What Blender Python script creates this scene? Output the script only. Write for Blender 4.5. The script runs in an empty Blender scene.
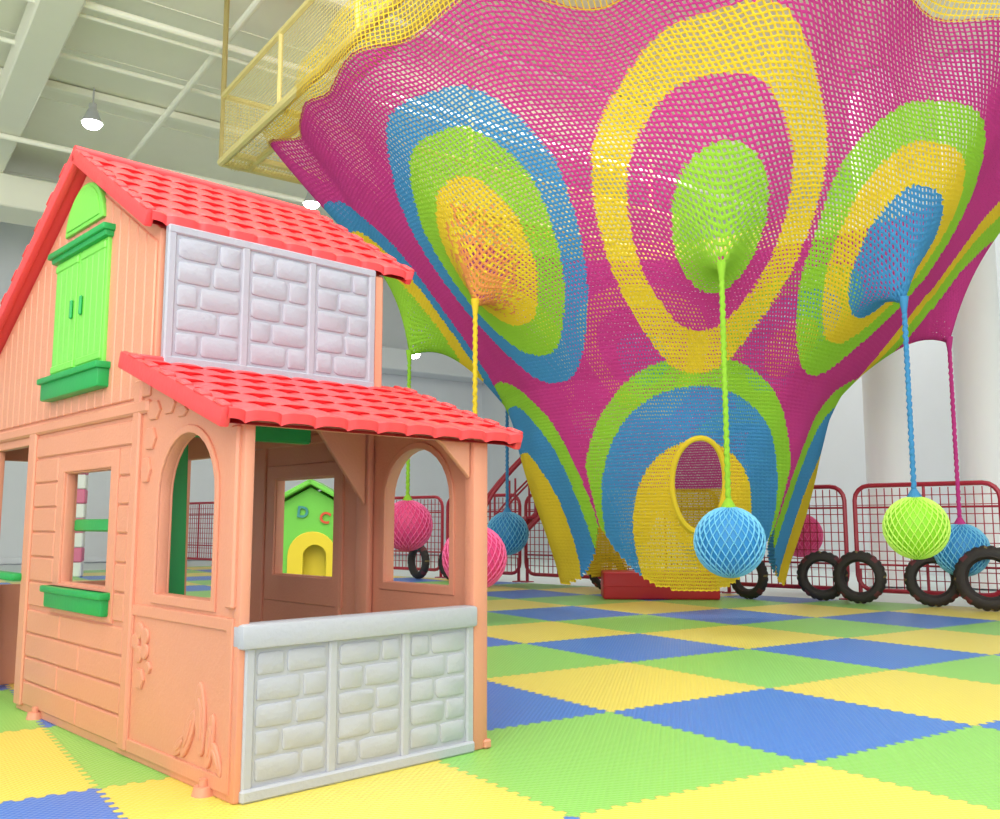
import bpy, bmesh, math, random
from mathutils import Vector, Matrix
random.seed(7)
sc = bpy.context.scene
COL = sc.collection
sc.view_settings.view_transform = 'Standard'
pi = math.pi

# ------------------------------------------------------------ materials
def lin(c):
    r = []
    for v in c:
        v /= 255.0
        r.append(v/12.92 if v <= .04045 else ((v+.055)/1.055)**2.4)
    return (r[0], r[1], r[2], 1)
def mat(name, rgb, rough=.5, bump=0.0, bscale=60, var=0.0, emis=0, metal=0, spec=.5, trans=0):
    m = bpy.data.materials.new(name); m.use_nodes = True
    nt = m.node_tree; b = nt.nodes['Principled BSDF']
    b.inputs['Base Color'].default_value = lin(rgb)
    b.inputs['Roughness'].default_value = rough
    b.inputs['Metallic'].default_value = metal
    b.inputs['Specular IOR Level'].default_value = spec
    tc = nt.nodes.new('ShaderNodeTexCoord')
    nz = nt.nodes.new('ShaderNodeTexNoise'); nz.inputs['Scale'].default_value = bscale
    nt.links.new(tc.outputs['Object'], nz.inputs['Vector'])
    if var > 0:
        nz2 = nt.nodes.new('ShaderNodeTexNoise'); nz2.inputs['Scale'].default_value = 3.5
        nt.links.new(tc.outputs['Object'], nz2.inputs['Vector'])
        mx = nt.nodes.new('ShaderNodeMixRGB'); mx.blend_type = 'MIX'
        c = lin(rgb)
        mx.inputs[1].default_value = (c[0]*(1-var), c[1]*(1-var), c[2]*(1-var), 1)
        mx.inputs[2].default_value = (min(1, c[0]*(1+var)), min(1, c[1]*(1+var)), min(1, c[2]*(1+var)), 1)
        nt.links.new(nz2.outputs['Fac'], mx.inputs[0])
        nt.links.new(mx.outputs[0], b.inputs['Base Color'])
    if bump > 0:
        bp = nt.nodes.new('ShaderNodeBump'); bp.inputs['Strength'].default_value = bump
        bp.inputs['Distance'].default_value = .01
        nt.links.new(nz.outputs['Fac'], bp.inputs['Height'])
        nt.links.new(bp.outputs['Normal'], b.inputs['Normal'])
    if emis:
        b.inputs['Emission Color'].default_value = lin(rgb)
        b.inputs['Emission Strength'].default_value = emis
    if trans > 0:
        tr = nt.nodes.new('ShaderNodeBsdfTranslucent'); tr.inputs['Color'].default_value = lin(rgb)
        ms = nt.nodes.new('ShaderNodeMixShader'); ms.inputs[0].default_value = trans
        nt.links.new(b.outputs[0], ms.inputs[1]); nt.links.new(tr.outputs[0], ms.inputs[2])
        nt.links.new(ms.outputs[0], nt.nodes['Material Output'].inputs['Surface'])
    return m

M = {}
M['orange'] = mat('salmon_plastic', (218,146,120), .42, .12, 90, .05)
M['orange_bright'] = mat('salmon_plastic_brightened', (220,150,124), .45, .12, 90, .05)  # salmon lightened so the colour itself brightens the dim porch interior
M['grey'] = mat('lavender_grey_plastic', (162,163,178), .5, .18, 70, .05)
M['greyl'] = mat('light_lavender_plastic', (176,178,190), .5, .18, 70, .05)
M['red'] = mat('coral_red_plastic', (236,70,76), .42, .1, 60, .05)
M['green'] = mat('lime_plastic', (122,210,84), .4, .08, 60, .04)
M['dgreen'] = mat('green_plastic', (24,156,78), .4, .08, 60, .04)
M['teal'] = mat('teal_letter', (70,150,150), .5)
M['npink'] = mat('magenta_cord', (212,64,150), .9, .5, 180, .1, trans=.22)
M['nyel'] = mat('yellow_cord', (242,212,52), .9, .5, 180, .08, trans=.22)
M['nblue'] = mat('blue_cord', (74,154,212), .9, .5, 180, .08, trans=.22)
M['ngreen'] = mat('lime_cord', (160,216,62), .9, .5, 180, .08, trans=.22)
M['norange'] = mat('orange_cord', (238,156,84), .9, .5, 180, .08, trans=.22)
M['nframe'] = mat('pale_yellow_cord', (228,210,130), .8, .3, 150, .05)
M['pipe'] = mat('yellow_padded_pipe', (226,210,140), .5, .1, 50, .05)
M['bpink'] = mat('pink_ball', (226,64,128), .6, .2, 100, .06)
M['bblue'] = mat('blue_ball', (44,132,196), .6, .2, 100, .06)
M['bgreen'] = mat('green_ball', (140,210,40), .6, .2, 100, .06)
M['lpink'] = mat('pink_ball_net', (240,110,165), .8)
M['lblue'] = mat('blue_ball_net', (120,195,230), .8)
M['lgreen'] = mat('green_ball_net', (200,240,110), .8)
M['fred'] = mat('red_painted_metal', (172,38,60), .4, .05, 60, .05)
M['padred'] = mat('red_vinyl', (206,40,56), .4, .1, 30, .05)
M['rubber'] = mat('black_rubber', (44,38,38), .7, .4, 80, .2)
M['tyel'] = mat('worn_yellow_paint', (120,104,62), .7, .3, 80, .1)
M['tred'] = mat('worn_red_paint', (96,42,48), .7, .3, 80, .1)
M['wall'] = mat('white_wall_paint', (222,227,232), .85, .08, 20, .02)
M['column'] = mat('white_column_paint', (246,248,250), .7, .05, 20, .01)
M['ceil'] = mat('cream_ceiling_paint', (244,244,226), .85, .1, 12, .02)
M['beam'] = mat('ceiling_beam_paint', (247,247,230), .8, .05, 12, .02)
M['floor'] = mat('pale_floor', (216,224,224), .45, .05, 12, .03)
M['lamp'] = mat('lamp_glow', (255,255,255), .5, emis=25)
M['metal'] = mat('grey_metal', (190,192,195), .4, metal=.3)
M['yplas'] = mat('yellow_plastic', (240,215,60), .45)
M['orangeletter'] = mat('red_orange_letter', (226,84,60), .5)
M['pinkpad'] = mat('pink_vinyl', (226,120,156), .5)
M['white'] = mat('white_vinyl', (236,240,236), .5)

# ------------------------------------------------------------ builder
def curve_mesh(splines, dim='2D', extrude=0, bevel=0, res=1, offset=0, cyclic=True, cap=True):
    cu = bpy.data.curves.new('tmp', 'CURVE'); cu.dimensions = dim
    if dim == '2D': cu.fill_mode = 'BOTH'
    else: cu.fill_mode = 'FULL'; cu.use_fill_caps = cap
    cu.extrude = extrude; cu.bevel_depth = bevel; cu.bevel_resolution = res; cu.offset = offset
    for pts in splines:
        s = cu.splines.new('POLY'); s.points.add(len(pts)-1)
        for i, p in enumerate(pts):
            s.points[i].co = (p[0], p[1], p[2] if len(p) > 2 else 0, 1)
        s.use_cyclic_u = cyclic
    ob = bpy.data.objects.new('tmp', cu); COL.objects.link(ob)
    bpy.context.view_layer.update()
    dg = bpy.context.evaluated_depsgraph_get()
    me = bpy.data.meshes.new_from_object(ob.evaluated_get(dg))
    bpy.data.objects.remove(ob); bpy.data.curves.remove(cu)
    return me

class B:
    def __init__(s): s.bm = bmesh.new()
    def _app(s, tb, mi, fn=None):
        if fn:
            for v in tb.verts: v.co = Vector(fn(v.co))
        for f in tb.faces: f.material_index = mi
        me = bpy.data.meshes.new('t'); tb.to_mesh(me); tb.free()
        s.bm.from_mesh(me); bpy.data.meshes.remove(me)
    def box(s, c, d, bev=.003, mi=0, rot=None, seg=1, fn=None, jit=0):
        tb = bmesh.new(); bmesh.ops.create_cube(tb, size=1)
        for v in tb.verts:
            v.co = Vector((v.co.x*d[0], v.co.y*d[1], v.co.z*d[2]))
            if jit: v.co += Vector([random.uniform(-jit, jit) for _ in range(3)])
        if bev > 0: bmesh.ops.bevel(tb, geom=list(tb.edges), offset=min(bev, min(d)*.45), segments=seg, profile=.5, affect='EDGES')
        if rot is not None:
            bmesh.ops.transform(tb, matrix=rot.to_4x4(), verts=tb.verts)
        bmesh.ops.translate(tb, vec=Vector(c), verts=tb.verts)
        s._app(tb, mi, fn)
    def box2(s, a, b, bev=.003, mi=0, seg=1, fn=None):
        s.box([(a[i]+b[i])/2 for i in range(3)], [abs(b[i]-a[i]) for i in range(3)], bev, mi, None, seg, fn)
    def panel(s, outline, holes=(), t=.03, bev=.004, fn=None, mi=0):
        me = curve_mesh([outline]+list(holes), '2D', max(t/2-bev, .0005), bev, 1, -bev)
        tb = bmesh.new(); tb.from_mesh(me); bpy.data.meshes.remove(me)
        s._app(tb, mi, fn)
    def tube(s, pts, r, cyclic=False, mi=0, res=2, fn=None):
        me = curve_mesh([pts], '3D', 0, r, res, 0, cyclic)
        tb = bmesh.new(); tb.from_mesh(me); bpy.data.meshes.remove(me)
        s._app(tb, mi, fn)
    def cone(s, c, r1, r2, h, seg=24, mi=0, rot=None, caps=True):
        tb = bmesh.new(); bmesh.ops.create_cone(tb, cap_ends=caps, segments=seg, radius1=r1, radius2=r2, depth=h)
        if rot is not None: bmesh.ops.transform(tb, matrix=rot.to_4x4(), verts=tb.verts)
        bmesh.ops.translate(tb, vec=Vector(c), verts=tb.verts); s._app(tb, mi)
    def ball(s, c, r, mi=0, sc_=(1,1,1), u=24, v=16):
        tb = bmesh.new(); bmesh.ops.create_uvsphere(tb, u_segments=u, v_segments=v, radius=r)
        for x in tb.verts: x.co = Vector((x.co.x*sc_[0], x.co.y*sc_[1], x.co.z*sc_[2]))
        bmesh.ops.translate(tb, vec=Vector(c), verts=tb.verts); s._app(tb, mi)
    def raw(s, verts, faces, mi=0):
        me = bpy.data.meshes.new('t'); me.from_pydata(verts, [], faces)
        for p in me.polygons: p.material_index = mi
        s.bm.from_mesh(me); bpy.data.meshes.remove(me)
    def done(s, name, mats, parent=None, smooth=.6, loc=None, rotz=None, recalc=False):
        if recalc: bmesh.ops.recalc_face_normals(s.bm, faces=s.bm.faces)
        me = bpy.data.meshes.new(name); s.bm.to_mesh(me); s.bm.free()
        for m in mats: me.materials.append(M[m] if isinstance(m, str) else m)
        if smooth:
            me.shade_smooth(); me.set_sharp_from_angle(angle=smooth)
        ob = bpy.data.objects.new(name, me); COL.objects.link(ob)
        if parent: ob.parent = parent
        if loc: ob.location = loc
        if rotz is not None: ob.rotation_euler = (0, 0, rotz)
        return ob
def empty(name, loc, rotz=0, label='', cat='', group=None):
    e = bpy.data.objects.new(name, None); COL.objects.link(e)
    e.empty_display_size = .1
    e.location = loc; e.rotation_euler = (0, 0, rotz)
    tag(e, label, cat, group); return e
def tag(o, label, cat, group=None):
    if label: o['label'] = label
    if cat: o['category'] = cat
    if group: o['group'] = group
    return o
def struct(o): o['kind'] = 'structure'; return o

# ------------------------------------------------------------ camera
cam = bpy.data.cameras.new('camera'); co = bpy.data.objects.new('camera', cam); COL.objects.link(co)
cam.sensor_width = 36; cam.sensor_fit = 'HORIZONTAL'; cam.lens = 33.37
co.location = (0, 0, .73); co.rotation_euler = (math.radians(97), 0, 0)
cam.clip_end = 200
sc.camera = co
H = .73
# ------------------------------------------------------------ room
RA = math.radians(35.5)
CZ = 6.4; D1 = 19.0; D2 = 13.0
b = B(); b.box2((-14,-8,-.12), (D2,D1,-.02), 0); struct(b.done('floor', ['floor'], None, 0, None, RA))
b = B(); b.box2((-14,-8,CZ), (D2,D1,CZ+.1), 0)
for i in range(17):
    y = -8+.4+i*1.6
    b.box2((-14, y-.012, CZ-.01), (D2, y+.012, CZ), 0)
struct(b.done('ceiling', ['ceil'], None, 0, None, RA))
b = B(); b.box2((-14,D1,-.1), (D2,D1+.15,CZ+.1), 0)
struct(b.done('wall_back', ['wall'], None, 0, None, RA))
b = B(); b.box2((D2,-8,-.1), (D2+.15,D1+.15,CZ+.1), 0)
struct(b.done('wall_right', ['wall'], None, 0, None, RA))
n = 1
def trim(a, c, bev=.01, m='beam'):
    global n
    b = B(); b.box2(a, c, bev); struct(b.done('trim_%d' % n, [m], None, .6, None, RA)); n += 1
for y in (8.7, 12.6):
    trim((-13.9, y-.06, CZ-.12), (D2-.05, y+.06, CZ-.02))
for x in (-5.2, .5):
    trim((x-.04, 2, CZ-.10), (x+.04, D1-.05, CZ-.03))
trim((1.3, 9.2, 5.95), (1.7, D1-.1, 6.3), .02, 'beam')
trim((-13.9, 15.2, 5.45), (6.0, 16.1, 5.95), .02, 'beam')
trim((-13.9, D1-.7, 4.2), (D2-.05, D1-.02, 4.7), .02, 'wall')
trim((-13.9, D1-.06, 0), (D2-.05, D1-.01, .12), .01, 'wall')
for (y, z, r) in ((9.8, 6.05, .04), (10.05, 6.05, .022), (13.6, 5.9, .04), (11.4, 6.2, .03)):
    b = B(); b.tube([(-13.9,y,z),(D2-.1,y,z)], r, False, 0, 3); struct(b.done('trim_%d' % n, ['beam'], None, .6, None, RA)); n += 1
for (x, z, r) in ((-2.2, 6.12, .03), (3.2, 6.1, .04)):
    b = B(); b.tube([(x,3,z),(x,D1-.1,z)], r, False, 0, 3); struct(b.done('trim_%d' % n, ['beam'], None, .6, None, RA)); n += 1
for k, (u, Y) in enumerate(((884, 11.2), (978, 10.8))):
    X = (u-500)/915*Y
    b = B(); b.cone((0,0,CZ/2-.02), .26, .26, CZ-.05, 40)
    b.cone((0,0,.1), .30, .30, .2, 40)
    struct(b.done('trim_%d' % n, ['column'], None, .6, (X, Y, 0))); n += 1

# foam mat ---------------------------------------------------
MA = math.radians(34.2)
def mat_foam():
    m = bpy.data.materials.new('foam_puzzle_mat'); m.use_nodes = True
    nt = m.node_tree; bs = nt.nodes['Principled BSDF']; L = nt.links
    def N(t): return nt.nodes.new(t)
    def math_(op, a, b_=None, c=None):
        x = N('ShaderNodeMath'); x.operation = op
        for i, v in enumerate((a, b_, c)):
            if v is None: continue
            if isinstance(v, (int, float)): x.inputs[i].default_value = v
            else: L.new(v, x.inputs[i])
        return x.outputs[0]
    tc = N('ShaderNodeTexCoord'); sp = N('ShaderNodeSeparateXYZ'); L.new(tc.outputs['Object'], sp.inputs[0])
    T = .935
    x = math_('DIVIDE', sp.outputs[0], T); y = math_('DIVIDE', sp.outputs[1], T)
    def teeth(v):
        s = math_('SINE', math_('MULTIPLY', v, 2*pi*18))
        s = math_('MULTIPLY', s, 2.2)
        s = math_('MAXIMUM', math_('MINIMUM', s, 1), -1)
        return math_('MULTIPLY', s, .010)
    x2 = math_('ADD', x, teeth(y)); y2 = math_('ADD', y, teeth(x))
    sm = math_('ADD', math_('FLOOR', x2), math_('FLOOR', y2))
    md = math_('FLOORED_MODULO', math_('ADD', sm, .5), 3.0)
    rp = N('ShaderNodeValToRGB'); rp.color_ramp.interpolation = 'CONSTANT'
    L.new(math_('DIVIDE', md, 3.0), rp.inputs[0])
    e = rp.color_ramp.elements; e[0].position = 0; e[0].color = lin((232,214,98))
    e[1].position = .3333; e[1].color = lin((142,206,102))
    e3 = e.new(.6667); e3.color = lin((72,126,214))
    fx = math_('ABSOLUTE', math_('SUBTRACT', math_('FRACT', x2), .5)); fy = math_('ABSOLUTE', math_('SUBTRACT', math_('FRACT', y2), .5))
    edge = math_('GREATER_THAN', math_('MAXIMUM', fx, fy), .4965)
    mx = N('ShaderNodeMixRGB'); mx.blend_type = 'MULTIPLY'; L.new(math_('MULTIPLY', edge, .3), mx.inputs[0])
    L.new(rp.outputs[0], mx.inputs[1]); mx.inputs[2].default_value = (.3,.3,.3,1)
    L.new(mx.outputs[0], bs.inputs['Base Color'])
    bs.inputs['Roughness'].default_value = .32
    bs.inputs['Specular IOR Level'].default_value = .65
    k = 2*pi*20
    a = math_('SINE', math_('MULTIPLY', math_('ADD', x, y), k)); c = math_('SINE', math_('MULTIPLY', math_('SUBTRACT', x, y), k))
    h = math_('ABSOLUTE', math_('MULTIPLY', a, c))
    bp = N('ShaderNodeBump'); bp.inputs['Strength'].default_value = .45; bp.inputs['Distance'].default_value = .005
    L.new(h, bp.inputs['Height']); L.new(bp.outputs[0], bs.inputs['Normal'])
    return m
FM = mat_foam()
O = Vector((.429, 3.732, 0))
def to_local(p):
    d = Vector((p[0], p[1], 0))-O
    return (d.x*math.cos(MA)+d.y*math.sin(MA), -d.x*math.sin(MA)+d.y*math.cos(MA))
poly = [to_local(p) for p in ((-7.5,.3), (5.5,.3), (6.6,6.2), (-5.0,16.2), (-9.0, 12))]
b = B(); b.panel(poly, (), .018, .003, lambda v: (v.x, v.y, v.z-.009))
ob = b.done('foam_play_mat', [FM], None, .6, tuple(O), MA)
tag(ob, 'interlocking foam play mat in blue, yellow and lime squares', 'play mat')

# ------------------------------------------------------------ playhouse
HA = math.radians(43.8)
PH = empty('playhouse', (-.692, 2.546, 0), HA, 'salmon plastic two-storey playhouse with red tiled roofs and grey stone panels', 'playhouse')
W = .875
def FX(x0): return lambda v: (x0+v.z, v.x, v.y)
def FY(y0): return lambda v: (v.x, y0-v.z, v.y)
YR, ZR = 1.28, 2.145
TR = math.tan(math.radians(30.5))
def roofz(y): return ZR-.045-abs(y-YR)*TR
def arch(c, w, z0, z1, nseg=14):
    r = w/2; zz = z1-r
    pts = [(c-r, z0), (c+r, z0)]
    for i in range(nseg+1):
        a = pi*i/nseg; pts.append((c+r*math.cos(a), zz+r*math.sin(a)))
    return pts
def rect(a, b_, c, d): return [(a, c), (b_, c), (b_, d), (a, d)]
def circ(c, d, r, ns=20, ry=None, rot=0):
    ry = ry or r; o = []
    for i in range(ns):
        a = 2*pi*i/ns; x = r*math.cos(a); y = ry*math.sin(a)
        o.append((c+x*math.cos(rot)-y*math.sin(rot), d+x*math.sin(rot)+y*math.cos(rot)))
    return o
AC = .33
def side_wall(x0, s, name):
    b = B()
    w0, w1 = (.905, 1.345) if s < 0 else (.86, 1.31)
    out = [(0,0.0), (1.77,0), (1.77,1.05), (2.24,1.05), (2.24,0), (2.42,0), (2.42,roofz(2.42)), (YR,roofz(YR)), (.60,roofz(.60)), (.60,1.22), (0,1.0)]
    holes = [arch(AC,.37,.515,1.0), rect(w0,w1,.515,.915)]
    b.panel(out, holes, .035, .004, FX(x0))
    f = x0+s*.020; fi = x0-s*.020
    for ff in (f, fi):
        b.panel(arch(AC,.42,.485,1.025), [arch(AC,.372,.515,1.0)], .010, .004, FX(ff))
        b.panel(rect(w0-.07,w1+.07,.40,.98), [rect(w0-.005,w1+.005,.51,.92)], .014, .005, FX(ff))
    for y0 in (.62, .80, 1.40, 1.55):
        b.box2((fi-.008, y0, .03), (fi+.008, y0+.03, 1.10), .005)
    b.box2((fi-.008, .62, 1.06), (fi+.008, 1.70, 1.10), .005)
    b.panel(rect(.01,.705,.02,.475), [rect(.045,.665,.06,.44)], .010, .004, FX(f))
    b.box2((f-.012, .67, .02), (f+.010, .725, 1.2), .006)
    b.box2((f-.012, 1.685, .02), (f+.010, 1.765, 1.10), .006)
    b.box2((f-.012, 2.25, .02), (f+.010, 2.41, 1.10), .006)
    b.box2((f-.012, .005, .5), (f+.010, .05, 1.0), .006)
    for r in range(4):
        z0 = .03+r*.092
        cut = 1.19+(.12 if r % 2 else -.08)
        b.box2((f-.006, .735, z0), (f+.005, cut-.003, z0+.087), .005)
        b.box2((f-.006, cut+.003, z0), (f+.005, 1.677, z0+.087), .005)
    for r in range(6):
        z0 = .41+r*.096
        b.box2((f-.006, w1+.078, z0), (f+.005, 1.677, z0+.091), .005)
        b.box2((f-.006, .735, z0), (f+.005, w0-.078, z0+.091), .005)
    b.box2((f-.006, .735, .99), (f+.005, 1.677, 1.07), .005)
    b.box2((f-.014, .61, 1.085), (f+.012, 2.41, 1.13), .008)
    y = .615
    while y < 2.38:
        y1 = min(y+.078, 2.41)
        za, zb = roofz(y)-.05, roofz(y1-.004)-.05
        x1, x2 = f-.006, f+.005
        vs = [(x1,y,1.14),(x2,y,1.14),(x2,y1-.005,1.14),(x1,y1-.005,1.14),(x1,y,za),(x2,y,za),(x2,y1-.005,zb),(x1,y1-.005,zb)]
        tb = bmesh.new(); vv = [tb.verts.new(q) for q in vs]
        for q in ((0,3,2,1),(4,5,6,7),(0,1,5,4),(1,2,6,5),(2,3,7,6),(3,0,4,7)): tb.faces.new([vv[i] for i in q])
        bmesh.ops.recalc_face_normals(tb, faces=tb.faces)
        bmesh.ops.bevel(tb, geom=list(tb.edges), offset=.004, segments=1, profile=.5, affect='EDGES')
        b._app(tb, 0); y = y1
    for (c, d, r, ry, ro) in ((.12,.14,.022,.075,.15), (.18,.19,.03,.10,-.1), (.25,.14,.025,.08,.5), (.08,.10,.018,.05,-.6), (.30,.10,.02,.05,.9)):
        b.panel(circ(c, d, r, 16, ry, ro), (), .012, .005, FX(f))
        b.panel(circ(c, d, r*.45, 10, ry*.6, ro), (), .018, .004, FX(f))
    for i in range(5):
        a = 2*pi*i/5
        b.panel(circ(.60+.038*math.cos(a), .36+.038*math.sin(a), .027, 12), (), .012, .005, FX(f))
    b.panel(circ(.60, .25, .035, 6), (), .012, .004, FX(f)); b.panel(circ(.54, .29, .02, 6), (), .012, .004, FX(f))
    for (c, d, r, ry) in ((.58,1.09,.05,.035), (.47,1.10,.045,.035), (.60,1.00,.045,.04), (.62,.90,.035,.045), (.38,1.07,.04,.02)):
        b.panel(circ(c, d, r, 6, ry), (), .012, .004, FX(f))
    return b.done(name, ['orange'], PH)
side_wall(.0, -1, 'gable_wall')
side_wall(W, 1, 'gable_wall')
b = B(); b.panel(rect(0.02,W-.02,0,roofz(2.42)), [rect(.05,.80,.45,1.02)], .03, .004, FY(2.40)); b.done('back_wall', ['orange'], PH)

def stones(b, x0, x1, z0, z1, y, rows, seed):
    """moulded stone relief: large flat irregular blocks with thin grooves"""
    rnd = random.Random(seed*13+5)
    hh = (z1-z0)/rows
    for r in range(rows):
        a = z0+r*hh
        wd = x1-x0
        cuts = [[.62], [.40], [.68], [.34], [.56]][(r+seed) % 5]
        xs = [x0]+[x0+wd*(c+rnd.uniform(-.04,.04)) for c in cuts]+[x1]
        for i in range(len(xs)-1):
            cx, cz = (xs[i]+xs[i+1])/2, a+hh/2
            sx, sz = (xs[i+1]-xs[i]-.004)/2, (hh-.005)/2
            out = []
            ph = rnd.uniform(0, 6.28)
            for k in range(32):
                t = 2*pi*(k+.5)/32
                ct, st_ = math.cos(t), math.sin(t)
                ex = .26
                px = math.copysign(abs(ct)**ex, ct); pz = math.copysign(abs(st_)**ex, st_)
                w = 1+.02*math.sin(3*t+ph)+.012*math.sin(5*t+2*ph)-.03
                out.append((cx+px*sx*w, cz+pz*sz*w))
            def ins(d): return [(cx+(p[0]-cx)*(1-d/sx), cz+(p[1]-cz)*(1-d/sz)) for p in out]
            vs = [(p[0], y+.004, p[1]) for p in out]+[(p[0], y-.003, p[1]) for p in ins(.002)]+[(p[0], y-.0055, p[1]) for p in ins(.006)]
            fs = []
            for l in (0, 32):
                for k in range(32):
                    k2 = (k+1) % 32; fs.append((l+k, l+k2, l+32+k2, l+32+k))
            fs.append(tuple(range(64, 96)))
            b.raw(vs, fs)
b = B(); b.panel([(.02,1.2),(W-.02,1.2),(W-.02,1.68),(.02,1.68)], (), .03, .004, FY(.60))
b.box2((W-.05, .565, 1.2), (W-.008, .605, 1.69), .006)
b.done('front_wall', ['orange'], PH)
b = B(); b.panel(rect(-.012,W-.055,1.235,1.70), (), .02, .004, FY(.565))
uw = W-.043
for i in range(4):
    x = -.012+i*(uw-.03)/3
    b.box2((x, .549, 1.24), (x+.03, .565, 1.70), .005)
b.box2((-.012,.547,1.238), (W-.055,.565,1.268), .005)
b.box2((-.012,.547,1.675), (W-.055,.565,1.705), .005)
for i in range(3):
    x = -.012+i*(uw-.03)/3
    stones(b, x+.033, x+(uw-.03)/3-.003, 1.272, 1.672, .555, 5, i+1)
b.done('stone_panel', ['grey'], PH)
b = B(); b.panel(rect(.0,W-.055,.0,.45), (), .03, .004, FY(.0))
pwid = W-.055
for i in range(4):
    x = i*(pwid-.03)/3
    b.box2((x, -.024, .02), (x+.03, 0, .40), .005)
b.box2((-.004,-.032,.0), (pwid,.02,.035), .006)
for i in range(3):
    x = i*(pwid-.03)/3
    stones(b, x+.033, x+(pwid-.03)/3-.003, .042, .388, -.0145, 5, i+2)
b.done('porch_half_wall', ['greyl'], PH)
b = B(); b.box2((-.020,-.038,.395), (W-.05,.03,.462), .010, 0, 2); b.done('porch_ledge', ['greyl'], PH)
b = B(); b.box2((W-.055,-.02,0), (W+.01,.03,1.03), .008, 0, 2); b.done('post', ['orange'], PH)
b = B(); b.box2((-.019,-.016,.0), (.014,.03,1.02), .008, 0, 2); b.done('post', ['orange'], PH)
b = B(); b.box2((W-.05,.585,0), (W-.022,.665,1.2), .008, 0, 2); b.done('post', ['orange_bright'], PH)
b = B(); b.box2((0,-.012,1.0), (W,.02,1.035), .006)
b.panel([(W-.06,.88),(W-.06,1.0),(W-.2,1.0),(W-.17,.98)], (), .02, .004, FY(.005))
b.box2((.02,.60,1.13), (W-.02,.63,1.22), .006)
b.panel([(W-.06,.80),(W-.06,1.14),(W-.34,1.14),(W-.28,1.08)], (), .02, .004, FY(.60))
b.done('porch_beam', ['orange_bright'], PH)
b = B()
b.panel([(.03,.0),(.15,.0),(.135,1.04),(.085,1.04)], (), .03, .005, FY(.67))
b.box2((.05,.63,1.02), (.60,.68,1.09), .008)
b.done('door_frame', ['dgreen'], PH)
b = B(); b.panel(arch(.18,.30,.02,.95), [arch(.18,.2,.45,.86)], .025, .004, lambda v: (.09+v.z+v.x*.35, .70+v.x*.93, v.y))
b.done('door', ['dgreen'], PH)
def green_box(y0, y1, z0, z1, dep, name, m='dgreen', x0=0, s=-1, lip=True):
    b = B(); a, c = sorted((x0+s*.018, x0+s*(.018+dep)))
    b.box2((a,y0,z0), (c,y1,z1), .008, 0, 2)
    if lip:
        a, c = sorted((x0+s*.015, x0+s*(.03+dep)))
        b.box2((a,y0-.012,z1-.025), (c,y1+.012,z1), .006, 0, 2)
    return b.done(name, [m], PH)
green_box(.86,1.42,.42,.50,.035,'window_box')
green_box(.87,1.31,.42,.50,.035,'window_box', x0=W, s=1)
green_box(.96,1.55,1.205,1.295,.05,'window_box')
green_box(.98,1.54,1.755,1.80,.04,'shutter_lintel')
green_box(1.75,2.25,.50,.53,.05,'door_shelf', lip=False)
b = B(); b.box2((.02,.90,.70), (.04,1.35,.745), .006); b.done('window_bar', ['dgreen'], PH)
for k, (a, c) in enumerate(((.995,1.253),(1.261,1.52))):
    b = B(); b.panel(rect(a,c,1.295,1.76), (), .02, .004, FX(-.03))
    for j in range(4):
        w = (c-a-.03)/4
        b.box2((-.044, a+.015+j*w+.002, 1.33), (-.038, a+.015+(j+1)*w-.002, 1.73), .003)
    b.box2((-.048, a+.01, 1.31), (-.036, c-.01, 1.34), .004); b.box2((-.048, a+.01, 1.715), (-.036, c-.01, 1.745), .004)
    sh = b.done('shutter', ['green'], PH)
    yy = c-.045 if k == 0 else a+.045
    b = B(); b.box2((-.056, yy-.008, 1.50), (-.044, yy+.008, 1.575), .005); hd = b.done('handle', ['dgreen'], sh)
pts = [(1.26+.195*math.cos(pi*i/24), 1.85+.175*math.sin(pi*i/24)) for i in range(25)]
b = B(); b.panel(pts, (), .022, .006, FX(-.028))
pts2 = [(1.26+.165*math.cos(pi*i/24), 1.865+.145*math.sin(pi*i/24)) for i in range(25)]
b.panel(pts2, (), .012, .005, FX(-.038))
b.done('gable_vent', ['green'], PH)
for (y) in (.13, 1.5):
    b = B(); b.cone((-.03,y,.012), .032, .026, .024, 16); b.cone((-.03,y,.032), .014, .014, .02, 12); b.done('foot', ['orange'], PH)
b = B(); b.box2((W-.01,-.03,0), (W+.02,.03,.03), .006); b.done('foot', ['orange'], PH)

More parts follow.
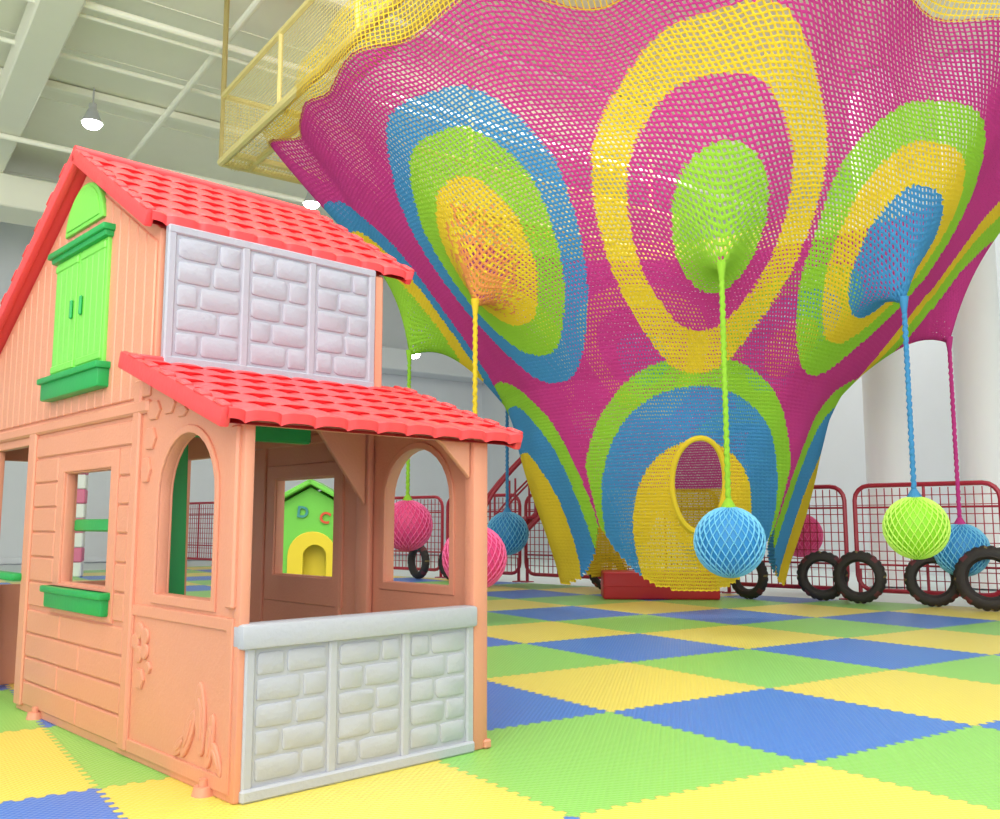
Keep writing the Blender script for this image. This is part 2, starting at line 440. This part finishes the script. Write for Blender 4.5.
def tile_roof(bb, x0, x1, yr, zr, dirn, ang, S, rowlen=.15, period=.11):
    ca, sa = math.cos(ang), math.sin(ang)
    nx = int(round((x1-x0)/period))*12
    vs, fs = [], []
    rows = []
    nr = int(round(S/rowlen)); rl = S/nr
    for r in range(nr):
        for q, hh in ((0.0, 0.0), (.5, .004), (.92, .009), (1.0, .007)):
            rows.append((r*rl+q*rl, hh, r, q))
    for (s, hh, r, q) in rows:
        for i in range(nx+1):
            x = x0+(x1-x0)*i/nx
            ph = (x-x0)/period+(.5 if r % 2 else 0)
            w = 1-(1-abs(math.sin(pi*ph)))**2.2
            h = hh+.009*w
            ss = s+(.010*w if q > .8 else 0)
            vs.append((x, yr+dirn*(ss*ca+h*sa), zr-ss*sa+h*ca))
    R = len(rows)
    for r in range(R-1):
        for i in range(nx):
            a = r*(nx+1)+i
            fs.append((a, a+1, a+nx+2, a+nx+1) if dirn < 0 else (a, a+nx+1, a+nx+2, a+1))
    off = len(vs); t = .028
    for s in (0, S):
        for x in (x0, x1):
            vs.append((x, yr+dirn*(s*ca-t*sa), zr-s*sa-t*ca))
    bb.raw(vs, fs)
    bb.raw([vs[off], vs[off+1], vs[off+3], vs[off+2]], [(0,1,2,3)])
    last = [(R-1)*(nx+1)+i for i in range(nx+1)]
    v2, f2 = [], []
    for i, k in enumerate(last):
        p = vs[k]; v2.append(p)
        x = p[0]; w = 1-(1-abs(math.sin(pi*((x-x0)/period+(.5 if (nr-1) % 2 else 0)))))**2.2
        v2.append((x, p[1]+dirn*(-.004), p[2]-.032+.005*w))
        if i: f2.append((2*i-2, 2*i-1, 2*i+1, 2*i))
    bb.raw(v2, f2)
    for x in (x0, x1):
        R3 = Matrix.Rotation(-ang*dirn, 3, 'X')
        cy = yr+dirn*(S/2*ca); cz = zr-S/2*sa
        bb.box((x, cy+dirn*(-.012)*sa, cz-.012*ca), (.03, S+.01, .058), .008, 0, R3, 2)
        for r in range(nr):
            s = (r+.75)*rl
            bb.box((x, yr+dirn*(s*ca+.018*sa), zr-s*sa+.018*ca), (.034, rl*.5, .012), .005, 0, R3)
AU = math.radians(30.5)
b = B()
tile_roof(b, -.07, 1.0, YR, ZR, -1, AU, .83)
tile_roof(b, -.07, 1.0, YR, ZR, 1, AU, 1.40)
b.tube([(-.08,YR,ZR+.006),(1.01,YR,ZR+.006)], .022, False, 0, 3)
b.done('roof', ['red'], PH, .7)
b = B()
tile_roof(b, -.10, .995, .645, 1.265, -1, math.radians(19.1), .745, .125)
b.box2((-.09,.55,1.225), (.02,.65,1.262), .006)
b.done('porch_roof', ['red'], PH, .7)

# ------------------------------------------------------------ crocheted net
AX, AY = 1.77, 9.3
KS = .92
rad = math.radians
PODS = [rad(a) for a in (-95, -48, -3.2, 32.6, 80, 136, 178, -140)]
PCOL = ['g', 'l', 'c', 'r', 'p', 'q', 'b', 's']
PDIM = [(3.0,1.05,.33,0), (3.05,1.10,.345,.030), (3.10,1.15,.325,-.030), (2.97,.98,.325,0), (3.0,1.05,.33,0), (3.0,1.05,.33,0), (3.0,1.05,.33,0), (3.0,1.05,.33,0)]
prof = [(.1,1.10),(.8,1.36),(1.45,1.56),(1.95,1.68),(2.4,2.06),(2.95,2.50),(3.5,2.88),(4.0,3.2),(4.4,3.4),(4.8,3.6)]
def interp(z):
    for i in range(len(prof)-1):
        a, b_ = prof[i], prof[i+1]
        if z <= b_[0]:
            t = (z-a[0])/(b_[0]-a[0]); return a[1]+(b_[1]-a[1])*t
    return prof[-1][1]
def R0(z):
    return (interp(max(.1,z-.25))+2*interp(z)+interp(min(4.8,z+.25)))/4
def wrap(a, p): return (a+p/2) % p-p/2
def near(th):
    best, bi = 9, 0
    for i, a in enumerate(PODS):
        d = wrap(th-a, 2*pi)
        if abs(d) < abs(best): best, bi = d, i
    return best, bi
def world(r, th, z):
    return ((AX+r*math.sin(th))*KS, (AY-r*math.cos(th))*KS, H+(z-H)*KS)
RIMZ = 4.5
EDGE = rad(-56.6)
RT = [(-180,3.8,4.5),(-140,3.6,4.5),(-118,3.85,4.6),(-97,4.33,4.88),(-84,3.80,4.62),(-74,3.76,4.60),(-64,3.64,4.50),(-54,3.67,4.52),(-44,3.54,4.46),(-33,3.60,4.55),(-19,3.24,4.40),(-8,3.45,4.5),(3,3.70,4.62),(14,3.45,4.5),(26,3.24,4.40),(40,3.5,4.5),(56,3.45,4.45),(80,4.1,4.75),(100,3.7,4.5),(140,3.7,4.5),(180,3.8,4.5)]
def rimrz(th):
    a = math.degrees(wrap(th, 2*pi))
    for i in range(len(RT)-1):
        p, q = RT[i], RT[i+1]
        if p[0] <= a <= q[0]:
            t = (a-p[0])/(q[0]-p[0]); t = t*t*(3-2*t)
            return p[1]+(q[1]-p[1])*t, p[2]+(q[2]-p[2])*t
    return 3.8, 4.5
LOBES = [(-.07, .76, .66), (-1.42, .66, .64), (1.28, .66, .64), (-2.55, .6, .55), (2.45, .6, .55)]
def lobe(th):
    best = None
    for (c, w, h) in LOBES:
        l = wrap(th-c, 2*pi)
        if best is None or abs(l)/h < best[0]: best = (abs(l)/h, l, w, h)
    return best
def surf(th, z):
    dth, k = near(th)
    ZC, ZH, TH_, off = PDIM[k]
    rr, rz = rimrz(th)
    if z <= 3.0: r = R0(z)
    else:
        t = (z-3.0)/(RIMZ-3.0)
        r0 = R0(3.0)
        m0 = .80*(RIMZ-3.0); m1 = (rr-r0)*1.1
        r = (2*t**3-3*t*t+1)*r0+(t**3-2*t*t+t)*m0+(-2*t**3+3*t*t)*rr+(t**3-t*t)*m1
    d = math.sqrt((dth/TH_)**2+((z-ZC)/ZH)**2)
    if d < 1.2: r += .04*max(0, 1-(d/1.2)**2)
    e = math.exp(-(d*3.3)**1.1)
    z2 = z-.54*e; r += (.16 if k == 0 else .05)*e
    if z > 3.5:
        t = (z-3.5)/1.0
        z2 += t*t*(rz-RIMZ)
    if z < 1.9:
        r += .05*math.cos(pi*min(1, lobe(th)[0]))*(1.9-z)/1.8
    if z < 2.8 and th > 0:
        r -= .19*math.sin(th)*(1.0 if z < 1.6 else math.exp(-((z-1.6)/.75)**2))
    r += .010*math.sin(9*th+2.1*z)+.008*math.sin(17*th-3.3*z+1)
    return world(r, th, z2)
PINK, YEL, BLU, GRN, ORG = 0, 1, 2, 3, 4
def colour(th, z):
    dth, k = near(th)
    ZC, ZH, TH_, off = PDIM[k]
    din = math.sqrt((dth/TH_)**2+((z-ZC)/ZH)**2)
    dth -= off
    ea, eb = dth/TH_, (z-ZC)/ZH
    d = math.sqrt(ea*ea+eb*eb)
    ang = math.atan2(eb, ea)
    fac = math.cos(wrap(ang-pi/2, pi/4))/math.cos(pi/8)
    d *= (.8+.2*fac)
    c = PCOL[k]
    if d < 1:
        if c == 'c': return YEL if d > .70 else (PINK if din > .41 else GRN)
        if c == 'l':
            if d > .77: return BLU
            if d > .50: return GRN
            if random.random() < (.42-d)/.36: return ORG
            return YEL
        if c == 'r': return GRN if d > .73 else (YEL if d > .47 else BLU)
        if c == 'g': return BLU if d > .76 else (YEL if d > .5 else GRN)
        if c == 'p': return YEL if d > .76 else (GRN if d > .5 else PINK)
        if c == 'q': return GRN if d > .7 else (BLU if d > .4 else YEL)
        return YEL if d > .7 else (PINK if d > .4 else BLU)
    if abs(wrap(th-pi, 2*pi)) < .75 and .5 < z < 1.75:
        return PINK if z > 1.12 else YEL
    _, l, w, h = lobe(th)
    d2 = math.sqrt((l/w)**2+((z-.55)/1.55)**2)
    if d2 < 1:
        if d2 > .85: return GRN
        if d2 > .56: return BLU
        return YEL
    return PINK
NT = 470; zs = []
z = .12
while z < RIMZ:
    zs.append(z); z += .030
NR = len(zs)
grid = [[None]*NT for _ in range(NR)]
for i in range(NR):
    off = .5 if i % 2 else 0
    for j in range(NT):
        th = -pi+2*pi*(j+off)/NT
        grid[i][j] = Vector(surf(th, zs[i]+.004*math.sin(j*2.1+i)))
verts, faces, mids = [], [], []
vid = {}
def gv(i, j):
    k = (i, j % NT)
    if k not in vid:
        vid[k] = len(verts); verts.append(grid[i][j % NT])
    return vid[k]
cen = Vector((AX*KS, AY*KS, 0))
dT = 2*pi/NT
for i in range(NR-1):
    z = zs[i]; dz = zs[i+1]-z
    for j in range(NT):
        th = -pi+2*pi*(j+.5)/NT
        zb = .14+.50*min(1.1, lobe(th)[0])**3
        if z < zb: continue
        if (wrap(th+.06, 2*pi)/.15)**2+((z-1.05)/.38)**2 < 1: continue
        if i % 2 == 0: q = [(i,j),(i,j+1),(i+1,j),(i+1,j-1)]; tc_ = th-.25*dT
        else: q = [(i,j),(i,j+1),(i+1,j+1),(i+1,j)]; tc_ = th+.25*dT
        ids = [gv(*k) for k in q]
        P = [verts[k] for k in ids]
        ctr = (P[0]+P[1]+P[2]+P[3])/4
        nrm = (P[1]-P[0]).cross(P[3]-P[0])
        if nrm.length > 0: nrm.normalize()
        if z < 1.9: hs = .34+random.uniform(-.10, .10)
        else: hs = .34+.08*min(1, (z-1.9)/.8)+.20*max(0, (z-3.0)/1.5)+random.uniform(-.09, .09)
        inn = []
        for p in P:
            inn.append(len(verts)); verts.append(ctr+(p-ctr)*hs-nrm*.014)
        cs = (colour(tc_, z+.1*dz), colour(tc_+.4*dT, z+.5*dz), colour(tc_, z+.9*dz), colour(tc_-.4*dT, z+.5*dz))
        for a in range(4):
            b2 = (a+1) % 4
            faces.append((ids[a], ids[b2], inn[b2], inn[a])); mids.append(cs[a])
NET = empty('crocheted_climbing_net', (AX*KS, AY*KS, 0), 0, 'giant hanging crocheted climbing net in pink, yellow, blue and lime rings', 'climbing net')
me = bpy.data.meshes.new('net_canopy'); me.from_pydata([tuple(v-cen) for v in verts], [], faces)
for m in ('npink','nyel','nblue','ngreen','norange'): me.materials.append(M[m])
me.polygons.foreach_set('material_index', mids); me.shade_smooth(); me.update()
ob = bpy.data.objects.new('net_canopy', me); COL.objects.link(ob); ob.parent = NET
# thick rope edging the entrance opening
def loop_pt(a): return Vector(surf(-.06+.155*math.cos(a), 1.05+.39*math.sin(a)))-cen
b = B(); b.tube([tuple(loop_pt(2*pi*i/40)) for i in range(40)], .022, True, 0, 2); b.done('opening_edge_rope', ['nyel'], NET)
verts, faces = [], []
rimn = 480
def rim(th, q):
    p = Vector(surf(th, RIMZ-.015))
    e = wrap(th-EDGE, pi/2)
    r = max(min(3.50/math.cos(e)+.05, 4.36), rimrz(th)[0]+.06)
    p2 = Vector(world(r, th, 4.95))
    return p.lerp(p2, q)-cen+Vector((0,0,-.03*math.sin(pi*q)))
NQ = 12
for i in range(NQ):
    for j in range(rimn):
        t0 = -pi+2*pi*j/rimn; t1 = -pi+2*pi*(j+1)/rimn
        P = [rim(t0, i/NQ), rim(t1, i/NQ), rim(t1, (i+1)/NQ), rim(t0, (i+1)/NQ)]
        c = (P[0]+P[1]+P[2]+P[3])/4
        o = len(verts); verts += [tuple(p) for p in P]+[tuple(c+(p-c)*.76) for p in P]
        for a in range(4):
            faces.append((o+a, o+(a+1) % 4, o+4+(a+1) % 4, o+4+a))
me = bpy.data.meshes.new('border_net'); me.from_pydata(verts, [], faces); me.materials.append(M['nyel'])
ob = bpy.data.objects.new('border_net', me); COL.objects.link(ob); ob.parent = NET

def diamond_net(r, nl=26, nv=16):
    vs, fs = [], []
    for i in range(nv+1):
        ph = -pi/2+pi*i/nv
        ph = max(-pi/2+.08, min(pi/2-.08, ph))
        for j in range(nl):
            lo = 2*pi*(j+(.5 if i % 2 else 0))/nl
            vs.append((r*math.cos(ph)*math.cos(lo), r*math.cos(ph)*math.sin(lo), r*math.sin(ph)))
    for i in range(0, nv-1):
        for j in range(nl):
            o = i % 2
            l_ = j-1 if o == 0 else j
            a = i*nl+j; c1 = (i+1)*nl+(l_+1) % nl; c2 = (i+1)*nl+l_ % nl; d = (i+2)*nl+j
            fs.append((a, c1, d, c2))
    return vs, fs
balls = [(2,'blue','ngreen',.61,'lime',.225), (1,'pink','nyel',.48,'yellow',.235), (3,'green','nblue',.70,'blue',.215),
    (0,'pink','ngreen',.71,'lime',.235), (4,'blue','npink',.50,'pink',.225), (5,'pink','npink',.60,'pink',.235), (7,'blue','nblue',.62,'blue',.235)]
for (k, colr, rope, bz, word, r) in balls:
    th = PODS[k]
    p = Vector(surf(th, PDIM[k][0])); p.z += .02
    e = empty('hanging_ball', (p.x, p.y, bz), 0, '%s netted ball hanging on a %s rope from the crocheted net' % (colr, word), 'hanging ball', 'netted balls hanging from the net')
    b = B(); b.ball((0,0,0), r-.006, 0, (1,1,1.03), 32, 20); b.done('ball', ['b'+colr], e)
    vs, fs = diamond_net(r)
    me = bpy.data.meshes.new('ball_net'); me.from_pydata(vs, [], fs); me.materials.append(M['l'+colr])
    o = bpy.data.objects.new('ball_net', me); COL.objects.link(o); o.parent = e
    w = o.modifiers.new('w', 'WIREFRAME'); w.thickness = .012; w.use_replace = True; w.use_even_offset = False
    pts = []
    N_ = 90; top = p.z-bz
    for i in range(N_+1):
        t = i/N_
        z = r*.96+(top-r*.96)*t
        pts.append((.004*math.sin(i*2.1), .004*math.cos(i*1.7), z))
    b = B(); b.tube(pts, .018, False, 0, 2)
    b.cone((0,0,r+.02), .06, .018, .07, 16)
    b.cone((0,0,top-.02), .017, .035, .12, 16, 0, None, False)
    b.done('rope', [rope], e)

# ------------------------------------------------------------ yellow overhead frame
P0 = Vector((-2.98, 9.50, 0)); dA = Vector((math.sin(RA), -math.cos(RA), 0)); dB = Vector((math.cos(RA), math.sin(RA), 0))
fr = empty('overhead_net_walkway', tuple(P0), 0, 'pale yellow pipe frame with netting suspended above the climbing net', 'net walkway')
b = B()
z0, z1, wd = 4.55, 5.30, .30
Ls = 7.0
def seg(p, q, r=.035): b.tube([tuple(p), tuple(q)], r, False, 0, 2)
Z = Vector((0,0,1))
for (dd, nn, Lg) in ((dA, dB, Ls), (dB, dA, 7.0)):
    seg(Z*z0, dd*Lg+Z*z0, .042); seg(Z*z1, dd*Lg+Z*z1, .03)
    seg(nn*wd+Z*z0, dd*Lg+nn*wd+Z*z0, .038)
    for t in range(0, 5):
        q = dd*(t*1.6)
        seg(q+Z*z0, q+Z*z1, .025); seg(q+Z*z0, q+nn*wd+Z*z0, .022)
for t in (0, 3.2, 6.4):
    seg(dA*t+Z*z1, dA*t+Z*CZ, .03); seg(dB*t+Z*z1, dB*t+Z*CZ, .03)
b.done('pipe_frame', ['pipe'], fr)
def netpanel(name, o, ux, uy, lx, ly, cell=.036, hole=.80, sag=0, mt='nframe'):
    nx, ny = int(lx/cell), int(ly/cell); vs, fs = [], []
    for i in range(nx):
        for j in range(ny):
            P = []
            for (a, c) in ((i,j),(i+1,j),(i+1,j+1),(i,j+1)):
                s, t = a/nx, c/ny
                P.append(o+ux*(s*lx)+uy*(t*ly)+Z*(-sag*math.sin(pi*t)))
            c0 = (P[0]+P[1]+P[2]+P[3])/4; k = len(vs)
            vs += [tuple(p) for p in P]+[tuple(c0+(p-c0)*hole) for p in P]
            for a in range(4): fs.append((k+a, k+(a+1) % 4, k+4+(a+1) % 4, k+4+a))
    me = bpy.data.meshes.new(name); me.from_pydata(vs, [], fs); me.materials.append(M[mt])
    ob = bpy.data.objects.new(name, me); COL.objects.link(ob); ob.parent = fr
netpanel('side_net', Z*z0, dA, Z, Ls, z1-z0)
netpanel('side_net', Z*z0, dB, Z, 7.0, z1-z0)
netpanel('floor_net', Z*z0, dA, dB, Ls, wd, sag=.06)
netpanel('floor_net', Z*z0, dB, dA, 7.0, wd, sag=.06)

# ------------------------------------------------------------ fence
FD = Vector((.752, -.659, 0)); FN = Vector((.659, .752, 0)); FP = Vector((1.1, 10.55, 0))+FN*.4
fa = math.atan2(FD.y, FD.x)
pw, phh = 1.28, 1.09
def rrect(x0, x1, z0, z1, r):
    o = []
    for (cx, cz, a0) in ((x1-r, z1-r, 0), (x0+r, z1-r, 90), (x0+r, z0+r, 180), (x1-r, z0+r, 270)):
        for k in range(5):
            a = math.radians(a0+k*22.5); o.append((cx+r*math.cos(a), 0, cz+r*math.sin(a)))
    return o
b = B(); b.tube(rrect(.0, pw, .10, phh, .14), .022, True, 0, 2)
b.tube([(0,0,.34),(pw,0,.34)], .010); b.tube([(0,0,.88),(pw,0,.88)], .010)
b.tube([(pw/2,0,.10),(pw/2,0,phh)], .014)
for x in (.02, pw-.02):
    b.tube([(x,0,.0),(x,0,.3)], .02); b.box2((x-.05,-.07,0), (x+.05,.07,.012), .002)
frame_me = b.done('fence_frame', ['fred'])
b = B()
for i in range(1, 18): b.box((i*pw/18,0,.59), (.008,.008,.94), 0)
for i in range(1, 11): b.box((pw/2,0,.12+i*.087), (pw-.02,.008,.008), 0)
mesh_me = b.done('wire_mesh', ['fred'], None, 0)
first = True
for k in range(-9, 4):
    p = FP+FD*(k*(pw+.10))
    e = empty('fence_panel', tuple(p), fa, 'red painted metal fence panel with rounded frame and wire mesh', 'fence', 'red fence panels')
    for src in (frame_me, mesh_me):
        if first: o = src
        else: o = src.copy(); COL.objects.link(o)
        o.parent = e
    first = False

# ------------------------------------------------------------ tyres
def tyre_mesh():
    vs, fs, mi = [], [], []
    nu, nv = 72, 16
    for i in range(nu):
        a = 2*pi*i/nu
        for j in range(nv):
            t = 2*pi*j/nv
            rr = .205+.062*math.cos(t); w = .06*math.sin(t)
            if math.cos(t) > .55: rr += .006 if i % 3 else -.004
            if math.cos(t) < -.5: rr += .012
            vs.append((rr*math.cos(a), w, rr*math.sin(a)))
    for i in range(nu):
        for j in range(nv):
            fs.append((i*nv+j, ((i+1) % nu)*nv+j, ((i+1) % nu)*nv+(j+1) % nv, i*nv+(j+1) % nv))
            t = 2*pi*(j+.5)/nv
            mi.append(1 if (math.cos(t) > .75 and i % 18 < 1) else (2 if (math.cos(t) > .3 and i % 18 in (8, 9, 10)) else 0))
    me = bpy.data.meshes.new('rubber_tyre'); me.from_pydata(vs, [], fs)
    for m in ('rubber','tyel','tred'): me.materials.append(M[m])
    me.polygons.foreach_set('material_index', mi); me.shade_smooth(); me.update(); me.set_sharp_from_angle(angle=.7); return me
TM = tyre_mesh()
for (t, off, sz, rz) in ((.26,.60,.75,.5), (1.92,.60,.82,-.2), (2.54,.32,.86,.3), (2.92,.40,.88,.1), (3.54,.32,.88,.3), (4.02,.45,1.0,.2), (-2.2,.45,.85,.2), (-2.85,.45,.85,-.2), (-4.3,.45,.9,.1)):
    p = FP+FD*t-FN*off
    o = bpy.data.objects.new('rubber_tyre', TM); COL.objects.link(o)
    o.location = (p.x, p.y, .273*sz+.001); o.scale = (sz,)*3; o.rotation_euler = (0, 0, fa+rz)
    tag(o, 'old black rubber tyre with worn painted tread by the red fence', 'tyre', 'tyres along the fence')

b = B(); b.box2((-.56,-.22,.0), (.56,.22,.26), .02, 0, 3)
b.box2((-.565,-.225,.12), (.565,.225,.13), .004)
o = b.done('foam_block', ['padred'], None, .6, (1.57, 9.3, 0), -.05); tag(o, 'long low red vinyl foam block on the play mat', 'foam block')

# red stairs
st = empty('metal_staircase', (-.30, 10.75, 0), .1, 'red metal staircase with tubular handrails beside the red fence', 'staircase')
b = B()
for i in range(7): b.box2((.12+i*.2-.12, 0, .2+i*.2-.02), (.12+i*.2+.12, .6, .2+i*.2+.01), .004)
b.done('steps', ['fred'], st)
for y in (0, .6):
    b = B(); b.tube([(0,y,.03),(1.45,y,1.5)], .03)
    rail = [(0,y,.02),(0,y,.8)]+[(.12+.9*t, y, .9+1.0*(t**.8)) for t in [i/8 for i in range(9)]]+[(1.3,y,1.95)]
    b.tube(rail, .022)
    b.tube([(p[0], p[1], p[2]-.35) for p in rail[2:]], .012)
    for i in range(6): b.tube([(i*.24,y,.05+i*.24),(i*.24,y,.85+i*.20)], .012)
    b.done('handrail', ['fred'], st)

# second playhouse
P2 = empty('toy_playhouse', (-1.42, 7.0, 0), .08, 'small lime toy playhouse with yellow arched door and letters', 'playhouse')
b = B()
hs_ = [(-.36,0),(.36,0),(.36,.80),(0,1.0),(-.36,.80)]
b.panel(hs_, [arch(.02,.24,.02,.60)], .04, .006, FY(0))
b.panel(hs_, [arch(.02,.24,.02,.60)], .04, .006, FY(.7))
b.box2((-.37,0,0), (-.33,.7,.8), .005); b.box2((.33,0,0), (.37,.7,.8), .005)
b.done('body', ['green'], P2)
b = B()
for s in (-1, 1):
    b.box((s*.19, .33, .935), (.47, .86, .035), .008, 0, Matrix.Rotation(s*math.radians(29), 3, 'Y'))
b.done('roof', ['green'], P2)
b = B(); b.panel(arch(.02,.36,.0,.67), [arch(.04,.17,.05,.57)], .03, .005, FY(-.03)); b.done('door', ['yplas'], P2)
b = B(); b.box2((-.16,.06,0), (.20,.08,.57), .006); b.done('inner_panel', ['yplas'], P2)
def letter(ch, x, z, s, m, tilt=0):
    cu = bpy.data.curves.new('l', 'FONT'); cu.body = ch; cu.size = s; cu.extrude = .006; cu.align_x = 'CENTER'
    cu.offset = .003
    o = bpy.data.objects.new('l', cu); COL.objects.link(o); bpy.context.view_layer.update()
    me = bpy.data.meshes.new_from_object(o.evaluated_get(bpy.context.evaluated_depsgraph_get())); bpy.data.objects.remove(o)
    me.materials.clear(); me.materials.append(M[m])
    o = bpy.data.objects.new('letter', me); COL.objects.link(o); o.parent = P2
    o.location = (x, -.03, z); o.rotation_euler = (pi/2, tilt, 0)
letter('D', -.06, .775, .115, 'teal', .1); letter('C', .10, .735, .115, 'orangeletter', .25)

b = B()
for i in range(8):
    for j in range(2):
        b.box((-.1+j*.2, 0, .1+i*.2), (.196,.3,.196), .015, (i+j) % 2)
o = b.done('padded_pillar', ['pinkpad','white'], None, .6, (-5.95, 12.9, 0), .3); tag(o, 'square pillar padded with pink and white checked blocks', 'padded pillar')

for (X, Y, z) in ((-5.3,11.5,5.85), (-2.95,14.0,5.65), (-1.65,17.5,3.9), (-9.0,15,5.4)):
    e = empty('pendant_lamp', (X, Y, z), 0, 'white pendant lamp hanging from the ceiling on a thin rod', 'ceiling lamp', 'pendant lamps')
    b = B(); b.cone((0,0,.14), .13, .05, .20, 24, 0, None, False); b.cone((0,0,.26), .05, .05, .08, 16); b.done('lamp_shade', ['metal'], e)
    b = B(); b.ball((0,0,.03), .115, 0, (1,1,.6)); b.done('bulb', ['lamp'], e)
    b = B(); b.tube([(0,0,.28),(0,0,CZ-z-.03)], .012); b.done('rod', ['metal'], e)

# ------------------------------------------------------------ lights
def area(x, y, z, sx, sy, pw_, rx=0, ry=0, rz=0, c=(1,1,1)):
    l = bpy.data.lights.new('added_area_light', 'AREA'); l.shape = 'RECTANGLE'; l.size = sx; l.size_y = sy; l.energy = pw_; l.color = c  # unseen area lights added to brighten the hall, not modelled fixtures
    o = bpy.data.objects.new('added_area_light', l); COL.objects.link(o); o.location = (x, y, z); o.rotation_euler = (rx, ry, rz)
area(0, 2.5, 6.2, 8, 6, 340)  # added soft overhead light, outside the view
area(-1, -4, 3.6, 8, 5, 290, math.radians(74))  # added frontal fill from behind the camera
area(2, 12.5, 6.1, 7, 3, 260)  # added overhead light for the far end, hidden by the net
area(-2, -3, 3.4, 8, 5, 640, math.radians(150))  # added uplight behind the camera, brightens the ceiling
w = bpy.data.worlds.new('world'); sc.world = w; w.use_nodes = True
w.node_tree.nodes['Background'].inputs[0].default_value = (1,.99,.97,1)
w.node_tree.nodes['Background'].inputs[1].default_value = 1.0
